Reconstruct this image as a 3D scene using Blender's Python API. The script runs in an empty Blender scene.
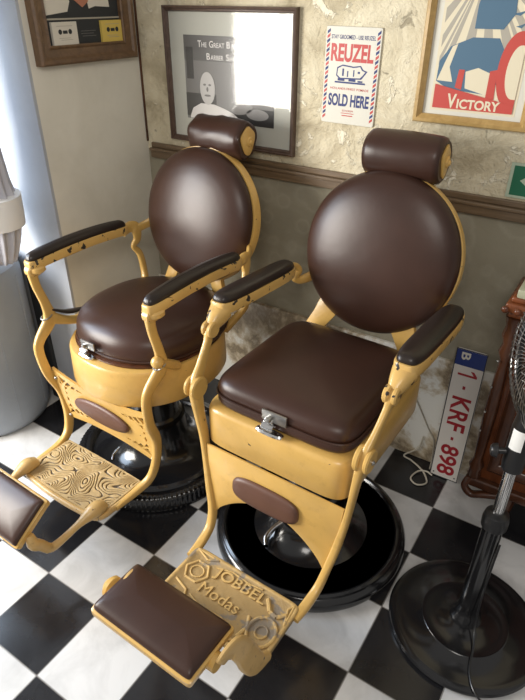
import bpy, bmesh, math, random
from mathutils import Matrix, Vector, noise
random.seed(4)
PI = math.pi
S = bpy.context.scene
COL = S.collection

# ------------------------------------------------------------------ materials
def mat(name, col, rough=.5, metal=0., coat=0., spec=.5):
    m = bpy.data.materials.new(name); m.use_nodes = True
    b = m.node_tree.nodes['Principled BSDF']
    b.inputs['Base Color'].default_value = (*col, 1)
    b.inputs['Roughness'].default_value = rough
    b.inputs['Metallic'].default_value = metal
    b.inputs['Coat Weight'].default_value = coat
    b.inputs['Coat Roughness'].default_value = .12
    b.inputs['Specular IOR Level'].default_value = spec
    return m
def NT(m): return m.node_tree, m.node_tree.nodes['Principled BSDF']
def node(nt, t, **kw):
    n = nt.nodes.new(t)
    for k, v in kw.items():
        if k in n.inputs: n.inputs[k].default_value = v
        else: setattr(n, k, v)
    return n
def ramp(nt, fac, stops):
    r = nt.nodes.new('ShaderNodeValToRGB'); e = r.color_ramp.elements
    while len(e) < len(stops): e.new(.5)
    for el, (p, c) in zip(e, stops): el.position = p; el.color = (*c, 1)
    nt.links.new(fac, r.inputs[0]); return r.outputs[0]
def mix(nt, fac, a, b, mode='MIX'):
    n = nt.nodes.new('ShaderNodeMix'); n.data_type = 'RGBA'; n.blend_type = mode
    for sock, v in ((n.inputs[0], fac), (n.inputs[6], a), (n.inputs[7], b)):
        if isinstance(v, (int, float)): sock.default_value = v
        elif isinstance(v, tuple): sock.default_value = (*v, 1)
        else: nt.links.new(v, sock)
    return n.outputs[2]
def mth(nt, op, a, b=0.):
    n = nt.nodes.new('ShaderNodeMath'); n.operation = op
    for i, v in enumerate((a, b)):
        if isinstance(v, (int, float)): n.inputs[i].default_value = v
        else: nt.links.new(v, n.inputs[i])
    return n.outputs[0]
def coords(nt, world=False, scale=None):
    o = nt.nodes.new('ShaderNodeNewGeometry').outputs['Position'] if world else nt.nodes.new('ShaderNodeTexCoord').outputs['Object']
    if scale:
        mp = nt.nodes.new('ShaderNodeMapping'); mp.inputs['Scale'].default_value = scale
        nt.links.new(o, mp.inputs[0]); o = mp.outputs[0]
    return o
def noi(nt, co, scale, detail=4, rough=.55, dist=0.):
    n = node(nt, 'ShaderNodeTexNoise', Scale=scale, Detail=detail, Roughness=rough, Distortion=dist)
    nt.links.new(co, n.inputs['Vector']); return n.outputs['Fac']
def bump(nt, b, h, strength=.3, dist=.01, prev=None):
    n = node(nt, 'ShaderNodeBump', Strength=strength, Distance=dist)
    nt.links.new(h, n.inputs['Height'])
    if prev: nt.links.new(prev, n.inputs['Normal'])
    nt.links.new(n.outputs[0], b.inputs['Normal']); return n.outputs[0]

def chipped(name, col, amount, dirt=.35, rough=.34):
    m = mat(name, col, rough, coat=.25); nt, b = NT(m); co = coords(nt)
    tone = ramp(nt, noi(nt, co, 7, 5), [(.3, tuple(c*.86 for c in col)), (.7, tuple(min(1, c*1.08) for c in col))])
    grime = ramp(nt, noi(nt, co, 26, 8, .7), [(.55, (0, 0, 0)), (.75, (1, 1, 1))])
    c = mix(nt, mth(nt, 'MULTIPLY', grime, dirt), tone, tuple(x*.45 for x in col))
    chip = ramp(nt, noi(nt, co, 38, 3, .5, .4), [(amount, (0, 0, 0)), (amount+.015, (1, 1, 1))])
    c = mix(nt, chip, c, (.035, .03, .027))
    nt.links.new(c, b.inputs['Base Color'])
    bump(nt, b, noi(nt, co, 14, 3), .12, .004)
    return m
YEL = (.61, .375, .105)
M_yel = chipped('yellow_enamel', YEL, .745)
M_yarm = chipped('yellow_enamel_chipped', (.64, .40, .125), .615)
M_ydull = chipped('worn_yellow_enamel', (.56, .36, .13), .70, .8, .45)
# footplate: grime collects in the hollows of the casting (height-driven)
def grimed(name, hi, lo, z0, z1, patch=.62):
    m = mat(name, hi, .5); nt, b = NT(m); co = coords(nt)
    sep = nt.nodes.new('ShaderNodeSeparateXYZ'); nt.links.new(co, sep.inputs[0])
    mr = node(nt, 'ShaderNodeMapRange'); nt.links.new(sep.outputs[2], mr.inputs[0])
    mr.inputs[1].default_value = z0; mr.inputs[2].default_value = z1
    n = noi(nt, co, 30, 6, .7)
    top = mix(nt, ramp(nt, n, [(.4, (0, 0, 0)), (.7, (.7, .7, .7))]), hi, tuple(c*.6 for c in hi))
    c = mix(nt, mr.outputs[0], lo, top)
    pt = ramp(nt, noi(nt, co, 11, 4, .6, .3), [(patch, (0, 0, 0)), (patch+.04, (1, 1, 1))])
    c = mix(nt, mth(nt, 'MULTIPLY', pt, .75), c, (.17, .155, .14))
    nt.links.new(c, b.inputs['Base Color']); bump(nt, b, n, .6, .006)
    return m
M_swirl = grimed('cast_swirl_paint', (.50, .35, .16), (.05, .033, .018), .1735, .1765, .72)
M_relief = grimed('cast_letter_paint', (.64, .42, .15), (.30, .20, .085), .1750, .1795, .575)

def leather(name, col, rough=.36):
    m = mat(name, col, rough, coat=.05, spec=.38); nt, b = NT(m); co = coords(nt)
    v = noi(nt, co, 5, 3); c = ramp(nt, v, [(.3, tuple(x*.85 for x in col)), (.7, tuple(x*1.2 for x in col))])
    nt.links.new(c, b.inputs['Base Color'])
    n1 = bump(nt, b, noi(nt, co, 420, 2), .10, .001)
    bump(nt, b, noi(nt, co, 9, 3), .10, .01, n1)
    b.inputs['Coat Roughness'].default_value = .35
    return m
M_lea = leather('brown_leather', (.040, .0175, .0115))
M_lea2 = leather('faded_brown_leather', (.105, .050, .034), .42)
M_armpad = leather('dark_arm_leather', (.022, .015, .012), .32)
M_blk = mat('black_enamel', (.008, .008, .009), .17, coat=.35)
M_chrome = mat('chrome', (.72, .72, .72), .16, 1.)
M_steel = mat('dull_steel', (.45, .44, .42), .3, 1.)
M_blkp = mat('black_plastic', (.012, .012, .013), .3)
M_white = mat('white_paint', (.8, .78, .72), .5)

def wallpaper():
    m = mat('peeling_plaster', (.6, .55, .42), .85); nt, b = NT(m); co = coords(nt, True)
    n1 = noi(nt, co, 4.5, 7, .62, .6); n2 = noi(nt, co, 16, 6, .65, .9); n3 = noi(nt, co, 60, 4, .6)
    sep = nt.nodes.new('ShaderNodeSeparateXYZ'); nt.links.new(co, sep.inputs[0])
    up = ramp(nt, n1, [(.34, (.40, .335, .22)), (.46, (.61, .535, .375)), (.62, (.73, .66, .49))])
    pits = ramp(nt, n2, [(.31, (.12, .10, .07)), (.37, (1, 1, 1))])
    up = mix(nt, .55, up, pits, 'MULTIPLY')
    flk = ramp(nt, noi(nt, co, 9, 5, .7, 1.5), [(.60, (0, 0, 0)), (.63, (1, 1, 1))])
    up = mix(nt, flk, up, (.84, .77, .60))
    # damask paper below the rail
    wv = node(nt, 'ShaderNodeTexVoronoi', Scale=13.); wv.feature = 'SMOOTH_F1'
    nt.links.new(co, wv.inputs['Vector'])
    dm = ramp(nt, mth(nt, 'ADD', wv.outputs['Distance'], mth(nt, 'MULTIPLY', n2, .35)), [(.42, (.31, .285, .215)), (.52, (.34, .315, .24)), (.64, (.30, .275, .205))])
    dm = mix(nt, .5, dm, ramp(nt, n1, [(.35, (.72, .70, .66)), (.6, (1, 1, 1))]), 'MULTIPLY')
    z = sep.outputs[2]
    c = mix(nt, mth(nt, 'GREATER_THAN', z, 1.1), dm, up)
    nt.links.new(c, b.inputs['Base Color'])
    hh = mth(nt, 'ADD', mth(nt, 'MULTIPLY', n2, 1.), mth(nt, 'ADD', mth(nt, 'MULTIPLY', n1, 1.6), mth(nt, 'MULTIPLY', n3, .25)))
    hh = mth(nt, 'ADD', hh, mth(nt, 'MULTIPLY', flk, .25))
    hh = mth(nt, 'MULTIPLY', hh, mth(nt, 'ADD', mth(nt, 'MULTIPLY', mth(nt, 'GREATER_THAN', z, 1.1), .85), .1))
    bump(nt, b, hh, .75, .022)
    return m
M_paper = wallpaper()
def plaster(name, a, c2, sc=5, bs=.25):
    m = mat(name, a, .8); nt, b = NT(m); co = coords(nt, True); n = noi(nt, co, sc, 6, .6, .4)
    nt.links.new(ramp(nt, n, [(.35, c2), (.6, a)]), b.inputs['Base Color'])
    bump(nt, b, n, bs, .01); return m
M_left = plaster('smooth_cream_plaster', (.72, .69, .60), (.65, .62, .53), 4, .12)
M_reveal = plaster('pale_reveal_plaster', (.44, .46, .49), (.37, .39, .43), 3, .08)
def marble():
    m = mat('stained_white_marble', (.6, .6, .58), .3); nt, b = NT(m); co = coords(nt, True)
    n = noi(nt, co, 3.6, 8, .62, .3); st = ramp(nt, n, [(.46, (.74, .73, .68)), (.51, (.50, .42, .30)), (.56, (.22, .17, .11)), (.63, (.60, .54, .43))])
    nt.links.new(st, b.inputs['Base Color']); bump(nt, b, n, .3, .006); return m
M_marble = marble()
def tiles():
    m = mat('checkerboard_tiles', (.5, .5, .5), .16); nt, b = NT(m); co = coords(nt, True)
    mp = nt.nodes.new('ShaderNodeMapping'); mp.inputs['Scale'].default_value = (4, 4, 1); mp.inputs['Location'].default_value = (0, 0, .5)
    nt.links.new(co, mp.inputs[0])
    ck = node(nt, 'ShaderNodeTexChecker', Scale=1.); nt.links.new(mp.outputs[0], ck.inputs['Vector'])
    n = noi(nt, co, 6, 6, .6, .6)
    wht = ramp(nt, n, [(.35, (.50, .50, .50)), (.6, (.66, .66, .66))])
    blk = ramp(nt, n, [(.35, (.010, .010, .012)), (.7, (.02, .02, .022))])
    c = mix(nt, ck.outputs['Fac'], wht, blk)
    sep = nt.nodes.new('ShaderNodeSeparateXYZ'); nt.links.new(mp.outputs[0], sep.inputs[0])
    def edge(s): return mth(nt, 'LESS_THAN', mth(nt, 'ABSOLUTE', mth(nt, 'SUBTRACT', s, mth(nt, 'ROUND', s))), .007)
    g = mth(nt, 'MAXIMUM', edge(sep.outputs[0]), edge(sep.outputs[1]))
    c = mix(nt, g, c, (.20, .19, .18))
    nt.links.new(c, b.inputs['Base Color'])
    nt.links.new(mth(nt, 'ADD', mth(nt, 'MULTIPLY', n, .12), .12), b.inputs['Roughness'])
    bump(nt, b, mth(nt, 'SUBTRACT', mth(nt, 'MULTIPLY', n, .15), g), .1, .002)
    return m
M_tile = tiles()
def wood(name, a, c2, sc=(3, 3, 40), rough=.4):
    m = mat(name, a, rough, coat=.2); nt, b = NT(m); co = coords(nt, False, sc); n = noi(nt, co, 3, 6, .65, 1.)
    nt.links.new(ramp(nt, n, [(.3, c2), (.7, a)]), b.inputs['Base Color']); bump(nt, b, n, .15, .003); return m
M_rail = wood('rail_wood', (.20, .135, .08), (.10, .065, .035), (2, 30, 30))
M_frameL = wood('brown_frame_wood', (.17, .095, .045), (.09, .05, .025), (12, 12, 12), .4)
M_frameM = wood('dark_frame_wood', (.12, .075, .055), (.06, .035, .025), (10, 10, 10), .35)
M_frameR = wood('gilt_frame_wood', (.50, .33, .12), (.36, .22, .07), (10, 10, 10), .35)
M_cab = wood('mahogany', (.23, .068, .022), (.09, .026, .010), (9, 9, 2), .25)
M_cabd = wood('dark_mahogany', (.10, .035, .015), (.04, .015, .008), (9, 9, 2), .25)
def flat(name, c, r=.6): return mat(name, c, r)
M_mat = flat('ivory_mount_board', (.52, .52, .46)); M_cream = flat('cream_print', (.66, .59, .43)); M_red = flat('poster_red', (.47, .055, .04))
M_navy = flat('navy_ink', (.022, .035, .15)); M_bluep = flat('poster_blue', (.06, .13, .20)); M_greyp = flat('warm_grey_print', (.36, .33, .27))
M_sign = flat('sign_white', (.62, .60, .52), .45); M_sred = flat('sign_red', (.46, .03, .025), .45); M_green = flat('exit_green', (.01, .13, .065), .4)
M_pale = flat('pale_green_border', (.42, .50, .38), .4)
M_ph = [flat('photo_grey_%d' % i, (v, v*.97, v*.94), .4) for i, v in enumerate((.05, .11, .19, .32, .55, .75))]
M_plate = flat('plate_white', (.62, .59, .55), .35); M_pred = flat('plate_red', (.30, .012, .02), .4); M_pblue = flat('plate_blue', (.012, .03, .16), .35)
M_yc = flat('cassette_yellow', (.62, .45, .10)); M_wc = flat('cassette_ivory', (.62, .58, .50)); M_dk = flat('dark_print', (.02, .022, .024)); M_skin = flat('printed_skin', (.42, .17, .10))
M_cloth = plaster('pale_curtain_cloth', (.56, .56, .61), (.48, .48, .53), 8, .2)
M_band = flat('white_band', (.85, .85, .85), .6)
M_barrel = plaster('pale_grey_shell', (.34, .37, .41), (.29, .32, .36), 2.5, .1); M_barrel.node_tree.nodes['Principled BSDF'].inputs['Roughness'].default_value = .45
M_label = flat('paper_label', (.8, .8, .78))
M_cable = flat('cream_cable', (.50, .46, .38), .4)
M_mtop = marble(); M_mtop.name = 'greenish_marble'
nt, b = NT(M_mtop); co = coords(nt); nt.links.new(ramp(nt, noi(nt, co, 8, 6), [(.4, (.36, .36, .25)), (.65, (.50, .49, .36))]), b.inputs['Base Color'])
M_glass = bpy.data.materials.new('picture_glass'); M_glass.use_nodes = True
nt = M_glass.node_tree; nt.nodes.clear()
out = nt.nodes.new('ShaderNodeOutputMaterial'); mx = nt.nodes.new('ShaderNodeMixShader'); tr = nt.nodes.new('ShaderNodeBsdfTransparent')
gl = nt.nodes.new('ShaderNodeBsdfGlossy'); gl.inputs['Roughness'].default_value = .09; fr = nt.nodes.new('ShaderNodeLayerWeight'); fr.inputs[0].default_value = .12
pw = mth(nt, 'ADD', mth(nt, 'MULTIPLY', mth(nt, 'POWER', fr.outputs[1], 4.), .8), .05); nt.links.new(pw, mx.inputs[0]); nt.links.new(tr.outputs[0], mx.inputs[1]); nt.links.new(gl.outputs[0], mx.inputs[2]); nt.links.new(mx.outputs[0], out.inputs[0])

# ------------------------------------------------------------------ mesh helpers
def obj(name, bm, m, parent=None, smooth=True, sharp=40):
    me = bpy.data.meshes.new(name)
    bmesh.ops.recalc_face_normals(bm, faces=bm.faces)
    bm.to_mesh(me); bm.free()
    if smooth:
        me.polygons.foreach_set('use_smooth', [True]*len(me.polygons))
        me.set_sharp_from_angle(angle=math.radians(sharp))
    me.materials.append(m)
    o = bpy.data.objects.new(name, me); COL.objects.link(o)
    if parent: o.parent = parent
    return o
def tag(o, label=None, cat=None, group=None, kind=None):
    for k, v in (('label', label), ('category', cat), ('group', group), ('kind', kind)):
        if v: o[k] = v
    return o
def empty(name, M, label, cat, group=None):
    o = bpy.data.objects.new(name, None); COL.objects.link(o); o.empty_display_size = .1
    o.matrix_world = M if isinstance(M, Matrix) else Matrix.Translation(M)
    return tag(o, label, cat, group)
def add_box(bm, lo, hi, bev=0., seg=2, M=None):
    v = [bm.verts.new((x, y, z)) for x in (lo[0], hi[0]) for y in (lo[1], hi[1]) for z in (lo[2], hi[2])]
    f = [bm.faces.new([v[i] for i in q]) for q in ((0,1,3,2),(4,6,7,5),(0,4,5,1),(2,3,7,6),(0,2,6,4),(1,5,7,3))]
    es = list({e for q in f for e in q.edges}); new = v
    if bev:
        r = bmesh.ops.bevel(bm, geom=es, offset=bev, segments=seg, affect='EDGES', profile=.5)
        new = list({x for q in r['faces'] for x in q.verts} | {x for x in v if x.is_valid})
    if M: bmesh.ops.transform(bm, matrix=M, verts=[x for x in new if x.is_valid])
    return bm
def box(lo, hi, bev=0., seg=2, M=None): return add_box(bmesh.new(), lo, hi, bev, seg, M)
def loft(bm, rings, cap=True, closed=True):
    R = [[bm.verts.new(p) for p in r] for r in rings]; n = len(R[0])
    for a, b_ in zip(R, R[1:]):
        for i in range(n if closed else n-1):
            j = (i+1) % n; bm.faces.new((a[i], a[j], b_[j], b_[i]))
    if cap:
        bm.faces.new(R[0][::-1]); bm.faces.new(R[-1])
    return R
def lathe(prof, n=64, M=None, bm=None, mod=None):
    bm = bm or bmesh.new(); M = M or Matrix()
    rings = []
    for k, (r, z) in enumerate(prof):
        ring = []
        for i in range(n):
            a = 2*PI*i/n; rr = max(r, 1e-5)*(mod(k, a) if mod else 1)
            ring.append(M @ Vector((rr*math.cos(a), rr*math.sin(a), z)))
        rings.append(ring)
    loft(bm, rings, True); return bm
def sup(a, b_, n, t):
    c, s = math.cos(t), math.sin(t)
    return a*math.copysign(abs(c)**(2/n), c), b_*math.copysign(abs(s)**(2/n), s)
def cushion(a, b_, n, prof, M=None, N=64, bm=None, fn=None):
    """prof: list of (inset, z); outline shrinks by inset."""
    bm = bm or bmesh.new(); M = M or Matrix(); rings = []
    for ins, z in prof:
        ring = []
        for i in range(N):
            x, y = sup(max(a-ins, 1e-4), max(b_-ins, 1e-4), n, 2*PI*(i+.5)/N)
            p = Vector((x, y, z))
            if fn: p = fn(p)
            ring.append(M @ p)
        rings.append(ring)
    loft(bm, rings, True); return bm
def dome(r, h0, h1, edge, k=8):
    """profile of a puffy pad: underside h0, crown h1; edge rounding radius."""
    p = [(edge, h0), (edge*.3, h0+edge*.3), (0, h0+edge)]
    for i in range(1, k+1):
        t = i/k*PI/2
        p.append((edge*.9*(1-math.cos(t)) + (0 if i < k else 0), h0+edge+(h1-h0-edge)*.55*math.sin(t)))
    base = p[-1]
    for i in range(1, k+1):
        t = i/k; p.append((base[0]+(r-base[0])*t, base[1]+(h1-base[1])*math.sin(t*PI/2)))
    return p
def spline(pts, k=6):
    P = [Vector(p) for p in pts]; P = [P[0]*2-P[1]] + P + [P[-1]*2-P[-2]]; o = []
    for i in range(1, len(P)-2):
        for j in range(k):
            t = j/k; a, b_, c, d = P[i-1:i+3]
            o.append(.5*((2*b_)+(c-a)*t+(2*a-5*b_+4*c-d)*t*t+(3*b_-a-3*c+d)*t**3))
    o.append(P[-2]); return o
def sweep(pts, w, t, up=(1, 0, 0), bm=None, n=12, k=6, e=3., smooth=True):
    """tube along pts; w = radius along `up`, t = radius across; scalars or lists per point"""
    bm = bm or bmesh.new()
    m = len(pts); W = w if isinstance(w, (list, tuple)) else [w]*m; T = t if isinstance(t, (list, tuple)) else [t]*m
    if smooth:
        P = spline(pts, k); F = [Vector((a, b_, 0)) for a, b_ in zip(W, T)]; F = spline(F, k)
    else: P = [Vector(p) for p in pts]; F = [Vector((a, b_, 0)) for a, b_ in zip(W, T)]
    rings = []; U = Vector(up).normalized()
    for i, p in enumerate(P):
        d = (P[min(i+1, len(P)-1)]-P[max(i-1, 0)]).normalized()
        s = U-d*U.dot(d)
        if s.length < .05: s = Vector((0, 0, 1))-d*d.z
        s.normalize(); q = d.cross(s)
        rings.append([p+s*sx+q*sy for sx, sy in (sup(F[i].x, F[i].y, e, 2*PI*(j+.5)/n) for j in range(n))])
    loft(bm, rings, True); return bm
def rod(a, b_, r, bm=None, n=16, r2=None):
    return sweep([a, b_], [r, r2 or r], [r, r2 or r], up=(0.3, .5, .81), bm=bm, n=n, e=2., smooth=False)
def disc_x(c, r, th, bm=None, n=28, bev=.004):
    M = Matrix.Translation(c) @ Matrix.Rotation(PI/2, 4, 'Y')
    return lathe([(r-bev, -th/2), (r, -th/2+bev), (r, th/2-bev), (r-bev, th/2)], n, M, bm)
def ball(c, r, bm=None, sc=(1, 1, 1), n=20):
    pr = [(r*math.sin(PI*i/12), -r*math.cos(PI*i/12)) for i in range(13)]
    return lathe(pr, n, Matrix.Translation(c) @ Matrix.Diagonal((*sc, 1)), bm)
def curve2d(splines, depth, bev, M=None, cyclic=True):
    """filled 2-D outline with holes -> bmesh; polylines in the xy plane, extruded to +-depth"""
    cu = bpy.data.curves.new('c', 'CURVE'); cu.dimensions = '2D'; cu.fill_mode = 'BOTH'; cu.extrude = max(depth-bev, 0); cu.bevel_depth = bev; cu.bevel_resolution = 1
    cu.offset = -bev
    for pts in splines:
        s = cu.splines.new('POLY'); s.points.add(len(pts)-1); s.use_cyclic_u = True
        for q, p in zip(s.points, pts): q.co = (p[0], p[1], 0, 1)
    return cu2bm(cu, M)
def cu2bm(cu, M=None):
    o = bpy.data.objects.new('tmp', cu); COL.objects.link(o); dg = bpy.context.evaluated_depsgraph_get()
    me = bpy.data.meshes.new_from_object(o.evaluated_get(dg)); bm = bmesh.new(); bm.from_mesh(me)
    bpy.data.objects.remove(o); bpy.data.meshes.remove(me)
    bmesh.ops.remove_doubles(bm, verts=bm.verts, dist=1e-6)
    if M: bmesh.ops.transform(bm, matrix=M, verts=bm.verts)
    return bm
def text(s, x0, x1, y0, y1, th=.0006, off=0., M=None, w=0.):
    """text fitted into the rectangle, extruded"""
    cu = bpy.data.curves.new('t', 'FONT'); cu.body = s; cu.size = 1; cu.extrude = .5; cu.offset = off
    bm = cu2bm(cu)
    xs = [v.co.x for v in bm.verts]; ys = [v.co.y for v in bm.verts]
    for v in bm.verts:
        v.co.x = x0+(v.co.x-min(xs))/(max(xs)-min(xs))*(x1-x0)
        v.co.y = y0+(v.co.y-min(ys))/(max(ys)-min(ys))*(y1-y0)
        v.co.z = w+(v.co.z+.5)*th
    if M: bmesh.ops.transform(bm, matrix=M, verts=bm.verts)
    return bm
def poly(pts, w0, w1, bm=None):
    bm = bm or bmesh.new()
    loft(bm, [[(x, y, w0) for x, y in pts], [(x, y, w1) for x, y in pts]], True); return bm
def rect(x0, x1, y0, y1, w0, w1, bm=None): return poly([(x0, y0), (x1, y0), (x1, y1), (x0, y1)], w0, w1, bm)
def ell(cx, cy, a, b_, n=28, a0=0, a1=2*PI, rot=0):
    r = []
    for i in range(n):
        t = a0+(a1-a0)*i/(n if abs(a1-a0-2*PI) < 1e-6 else n-1); x, y = a*math.cos(t), b_*math.sin(t)
        r.append((cx+x*math.cos(rot)-y*math.sin(rot), cy+x*math.sin(rot)+y*math.cos(rot)))
    return r
def picture_frame(x0, x1, y0, y1, w, prof):
    """mitred moulding: prof = (inset fraction, height) swept round the rectangle"""
    bm = bmesh.new(); rings = []
    for f, h in prof:
        i = w*f; rings.append([(x0+i, y0+i, h), (x1-i, y0+i, h), (x1-i, y1-i, h), (x0+i, y1-i, h)])
    R = [[bm.verts.new(p) for p in r] for r in rings]; R.append(R[0])
    for a, b_ in zip(R, R[1:]):
        for i in range(4): j = (i+1) % 4; bm.faces.new((a[i], a[j], b_[j], b_[i]))
    return bm

# ------------------------------------------------------------------ setting
YW, XL, YR = 1.255, -.546, .71
def struct(name, bm, m, smooth=False): return tag(obj(name, bm, m, None, smooth), kind='structure')
struct('floor', box((-2.2, -2.6, -.05), (2.6, 1.30, 0)), M_tile)
struct('wall_back', box((-.60, YW, 0), (2.6, YW+.12, 2.6)), M_paper)
struct('wall_left', box((-.60, YR+.012, 0), (XL, YW, 2.6)), M_left)
struct('wall_reveal', box((-1.7, YR, 0), (XL, YR+.012, 2.6)), M_reveal)
# thin skin that turns the reveal colour round the corner
tr = bmesh.new()
for lo, hi in (((XL+.03, YW-.022, 1.068), (2.6, YW, 1.098)), ((XL+.03, YW-.030, 1.098), (2.6, YW, 1.110)), ((XL+.03, YW-.014, 1.110), (2.6, YW, 1.130))): add_box(tr, lo, hi, .003)
struct('trim_1', tr, M_rail)
struct('baseboard_back', box((XL, YW-.018, 0), (2.6, YW, .505), .004), M_marble)
struct('trim_2', box((XL+.0005, YW-.008, 1.13), (XL+.006, YW, 2.6)), M_cabd)
struct('trim_3', box((-.80, YR-.02, 0), (-.745, YR, .66), .003), M_dk)

# ------------------------------------------------------------------ barber chairs
def frange(n): return [i/(n-1) for i in range(n)]
def swirl_h(x, y):
    p = Vector((x*9, y*9, 3.3)); a = noise.noise(p)*3.2+noise.noise(p*1.9+Vector((5, 1, 2)))*1.1
    v = math.sin(a*9.5+2.0*math.sin(x*30)*math.sin(y*38)); return max(-1., min(1., (abs(v)-.42)*6)) 

def chair(kind, loc, rot, label):
    sq = kind == 'square'
    root = empty('barber_chair', Matrix.Translation(loc) @ Matrix.Rotation(math.radians(rot), 4, 'Z'), label, 'barber chair', 'antique yellow barber chairs')
    # --- base and column
    if sq:
        prof = [(.318, 0), (.337, .008), (.341, .02), (.340, .034), (.336, .042), (.330, .052), (.318, .058), (.306, .054), (.298, .042), (.285, .036), (.22, .044), (.16, .066), (.125, .11), (.11, .15)]
        base = obj('base', lathe(prof, 96), M_blk, root)
        obj('base_ring', lathe([(.300, .050), (.306, .062), (.314, .066), (.322, .062), (.326, .050)], 96), M_blk, base)
    else:
        prof = [(.32, 0), (.338, .006), (.340, .022), (.335, .030), (.335, .055), (.325, .066), (.30, .072), (.27, .070), (.20, .082), (.155, .11), (.13, .16), (.12, .22)]
        rib = lambda k, a: 1+(.007*math.sin(a*110) if 2 <= k <= 5 else 0)
        base = obj('base', lathe(prof, 440, None, None, rib), M_blk, root, sharp=60)
        obj('base_ring', lathe([(.262, .066), (.270, .082), (.282, .086), (.294, .080), (.30, .066)], 96), M_blk, base)
    col = obj('column', lathe([(.125, .10), (.118, .16), (.108, .22), (.11, .235), (.10, .245), (.096, .40), (.108, .41), (.108, .435), (.12, .45), (.13, .485)], 48), M_blk, root)
    obj('bolt', ball((.03, -.105, .30), .012), M_chrome, col)
    # pump pedal, chrome
    pd = bmesh.new(); sweep([(-.05, -.10, .11), (-.07, -.14, .095), (-.075, -.175, .08), (-.06, -.20, .072)], [.012, .012, .014, .012], [.009, .008, .009, .008], (0, 0, 1), pd)
    obj('pump_pedal', pd, M_chrome, root)
    # --- seat housing
    if sq:
        h = bmesh.new(); cushion(.246, .283, 10, [(.03, .492), (.004, .494), (0, .50), (0, .612), (.004, .624), (.012, .630), (.05, .632)], Matrix.Translation((-.010, .017, .004)), 96, h)
        hs = obj('seat_housing', h, M_yel, root)
        cushM = Matrix.Translation((-.006, -.008, .024)); ca, cb, cn = .232, .244, 7
        cp = [(.02, .620), (.004, .622), (0, .630), (.001, .652), (.0055, .655), (.001, .658), (.001, .674), (.006, .689), (.016, .700), (.032, .708), (.06, .714), (.11, .719), (.17, .721), (.2319, .722)]
        piping = (.655, 0.)
    else:
        h = bmesh.new(); cushion(.275, .285, 2.25, [(.05, .455), (.004, .457), (0, .465), (.004, .585), (.010, .595), (.024, .598), (.05, .598)], Matrix.Translation((0, .015, 0)), 96, h)
        hs = obj('seat_housing', h, M_yel, root)
        cushM = Matrix.Translation((0, .045, 0)); ca, cb, cn = .262, .265, 2.35
        cp = [(.03, .600), (.006, .602), (0, .612), (.0, .640), (.004, .664), (.014, .684), (.032, .700), (.06, .712), (.10, .721), (.15, .727), (.21, .731), (.2619, .732)]
        obj('seat_board', cushion(.262, .265, 2.3, [(.01, .596), (0, .600), (0, .606), (.01, .61)], Matrix.Translation((0, .03, 0)), 72), M_cabd, hs)
        piping = (.618, 0.)
    seat = obj('seat', cushion(ca, cb, cn, cp, cushM, 96), M_lea, root, sharp=80)
    pp = [cushM @ Vector((*sup(ca+.001, cb+.001, cn, 2*PI*i/96), piping[0])) for i in range(97)]
    bm = bmesh.new()
    for k in range(96): rod(pp[k], pp[k+1], .0035, bm, 6)
    obj('piping', bm, M_lea, seat)
    # --- latch
    ly = -.256 if sq else -.235; lz = .638 if sq else .600
    lx = -.01 if sq else -.045
    k_ = 1.3 if sq else 1.1; LK = Matrix.Translation((lx, ly, lz)) @ Matrix.Scale(k_, 4) @ Matrix.Translation((-lx, -ly, -lz))
    bm = bmesh.new(); cushion(.034, .011, 3, [(.003, 0), (0, .003), (.0, .006), (.003, .009)], Matrix.Translation((lx, ly-.006, lz-.001)), 24, bm)
    add_box(bm, (lx-.014, ly-.010, lz+.006), (lx+.008, ly+.008, lz+.036), .003)
    disc_x((lx-.003, ly-.008, lz+.020), .011, .030, bm)
    bmesh.ops.transform(bm, matrix=LK, verts=bm.verts); la = obj('latch', bm, M_chrome, root)
    bm = bmesh.new(); add_box(bm, (lx-.022, ly-.004, lz+.030), (lx+.040, ly+.002, lz+.056), .002); add_box(bm, (lx-.006, ly-.016, lz+.036), (lx+.006, ly, lz+.046), .002)
    bmesh.ops.transform(bm, matrix=LK, verts=bm.verts); obj('catch_plate', bm, M_steel, la)
    # --- side straps
    for s in (-1, 1):
        if sq:
            pts = [(.286, -.135, .865), (.287, -.170, .835), (.285, -.185, .80), (.280, -.225, .745), (.273, -.262, .690), (.262, -.266, .60), (.253, -.262, .52), (.243, -.266, .43), (.228, -.276, .33), (.212, -.288, .245), (.203, -.318, .188), (.197, -.375, .168), (.192, -.43, .166)]
            W = [.011, .011, .009, .009, .013, .010, .009, .010, .012, .012, .013, .015, .014]; T = [.014, .014, .015, .018, .024, .019, .017, .015, .015, .016, .016, .012, .008]
        else:
            pts = [(.281, -.232, .862), (.281, -.226, .80), (.280, -.205, .715), (.278, -.205, .655), (.274, -.262, .600), (.272, -.278, .555), (.264, -.268, .460), (.252, -.236, .365), (.238, -.236, .265), (.226, -.262, .195), (.214, -.32, .170), (.210, -.42, .166)]
            W = [.012, .009, .009, .012, .011, .010, .010, .011, .011, .012, .013, .010]; T = [.018, .016, .018, .026, .020, .018, .018, .018, .018, .018, .014, .009]
        fr_ = obj('side_frame', sweep([(s*x, y, z) for x, y, z in pts], W, T, (1, 0, 0), n=16, e=3.5), M_yel, root)
        if sq:
            bm = disc_x((s*.262, -.262, .690), .036, .016); disc_x((s*.288, -.262, .690), .034, .014, bm); obj('hinge_disc', bm, M_yel, fr_)
            obj('hinge_pin', disc_x((s*.297, -.262, .690), .007, .010), M_steel, fr_)
            bm = disc_x((s*.276, -.168, .838), .025, .016); disc_x((s*.298, -.168, .838), .024, .014, bm); obj('arm_hinge', bm, M_yarm, fr_)
        else:
            bm = disc_x((s*.281, -.232, .860), .020, .030); obj('arm_hinge', bm, M_yarm, fr_)
            obj('hinge_pin', disc_x((s*.281, -.232, .860), .006, .036), M_dk, fr_)
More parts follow.
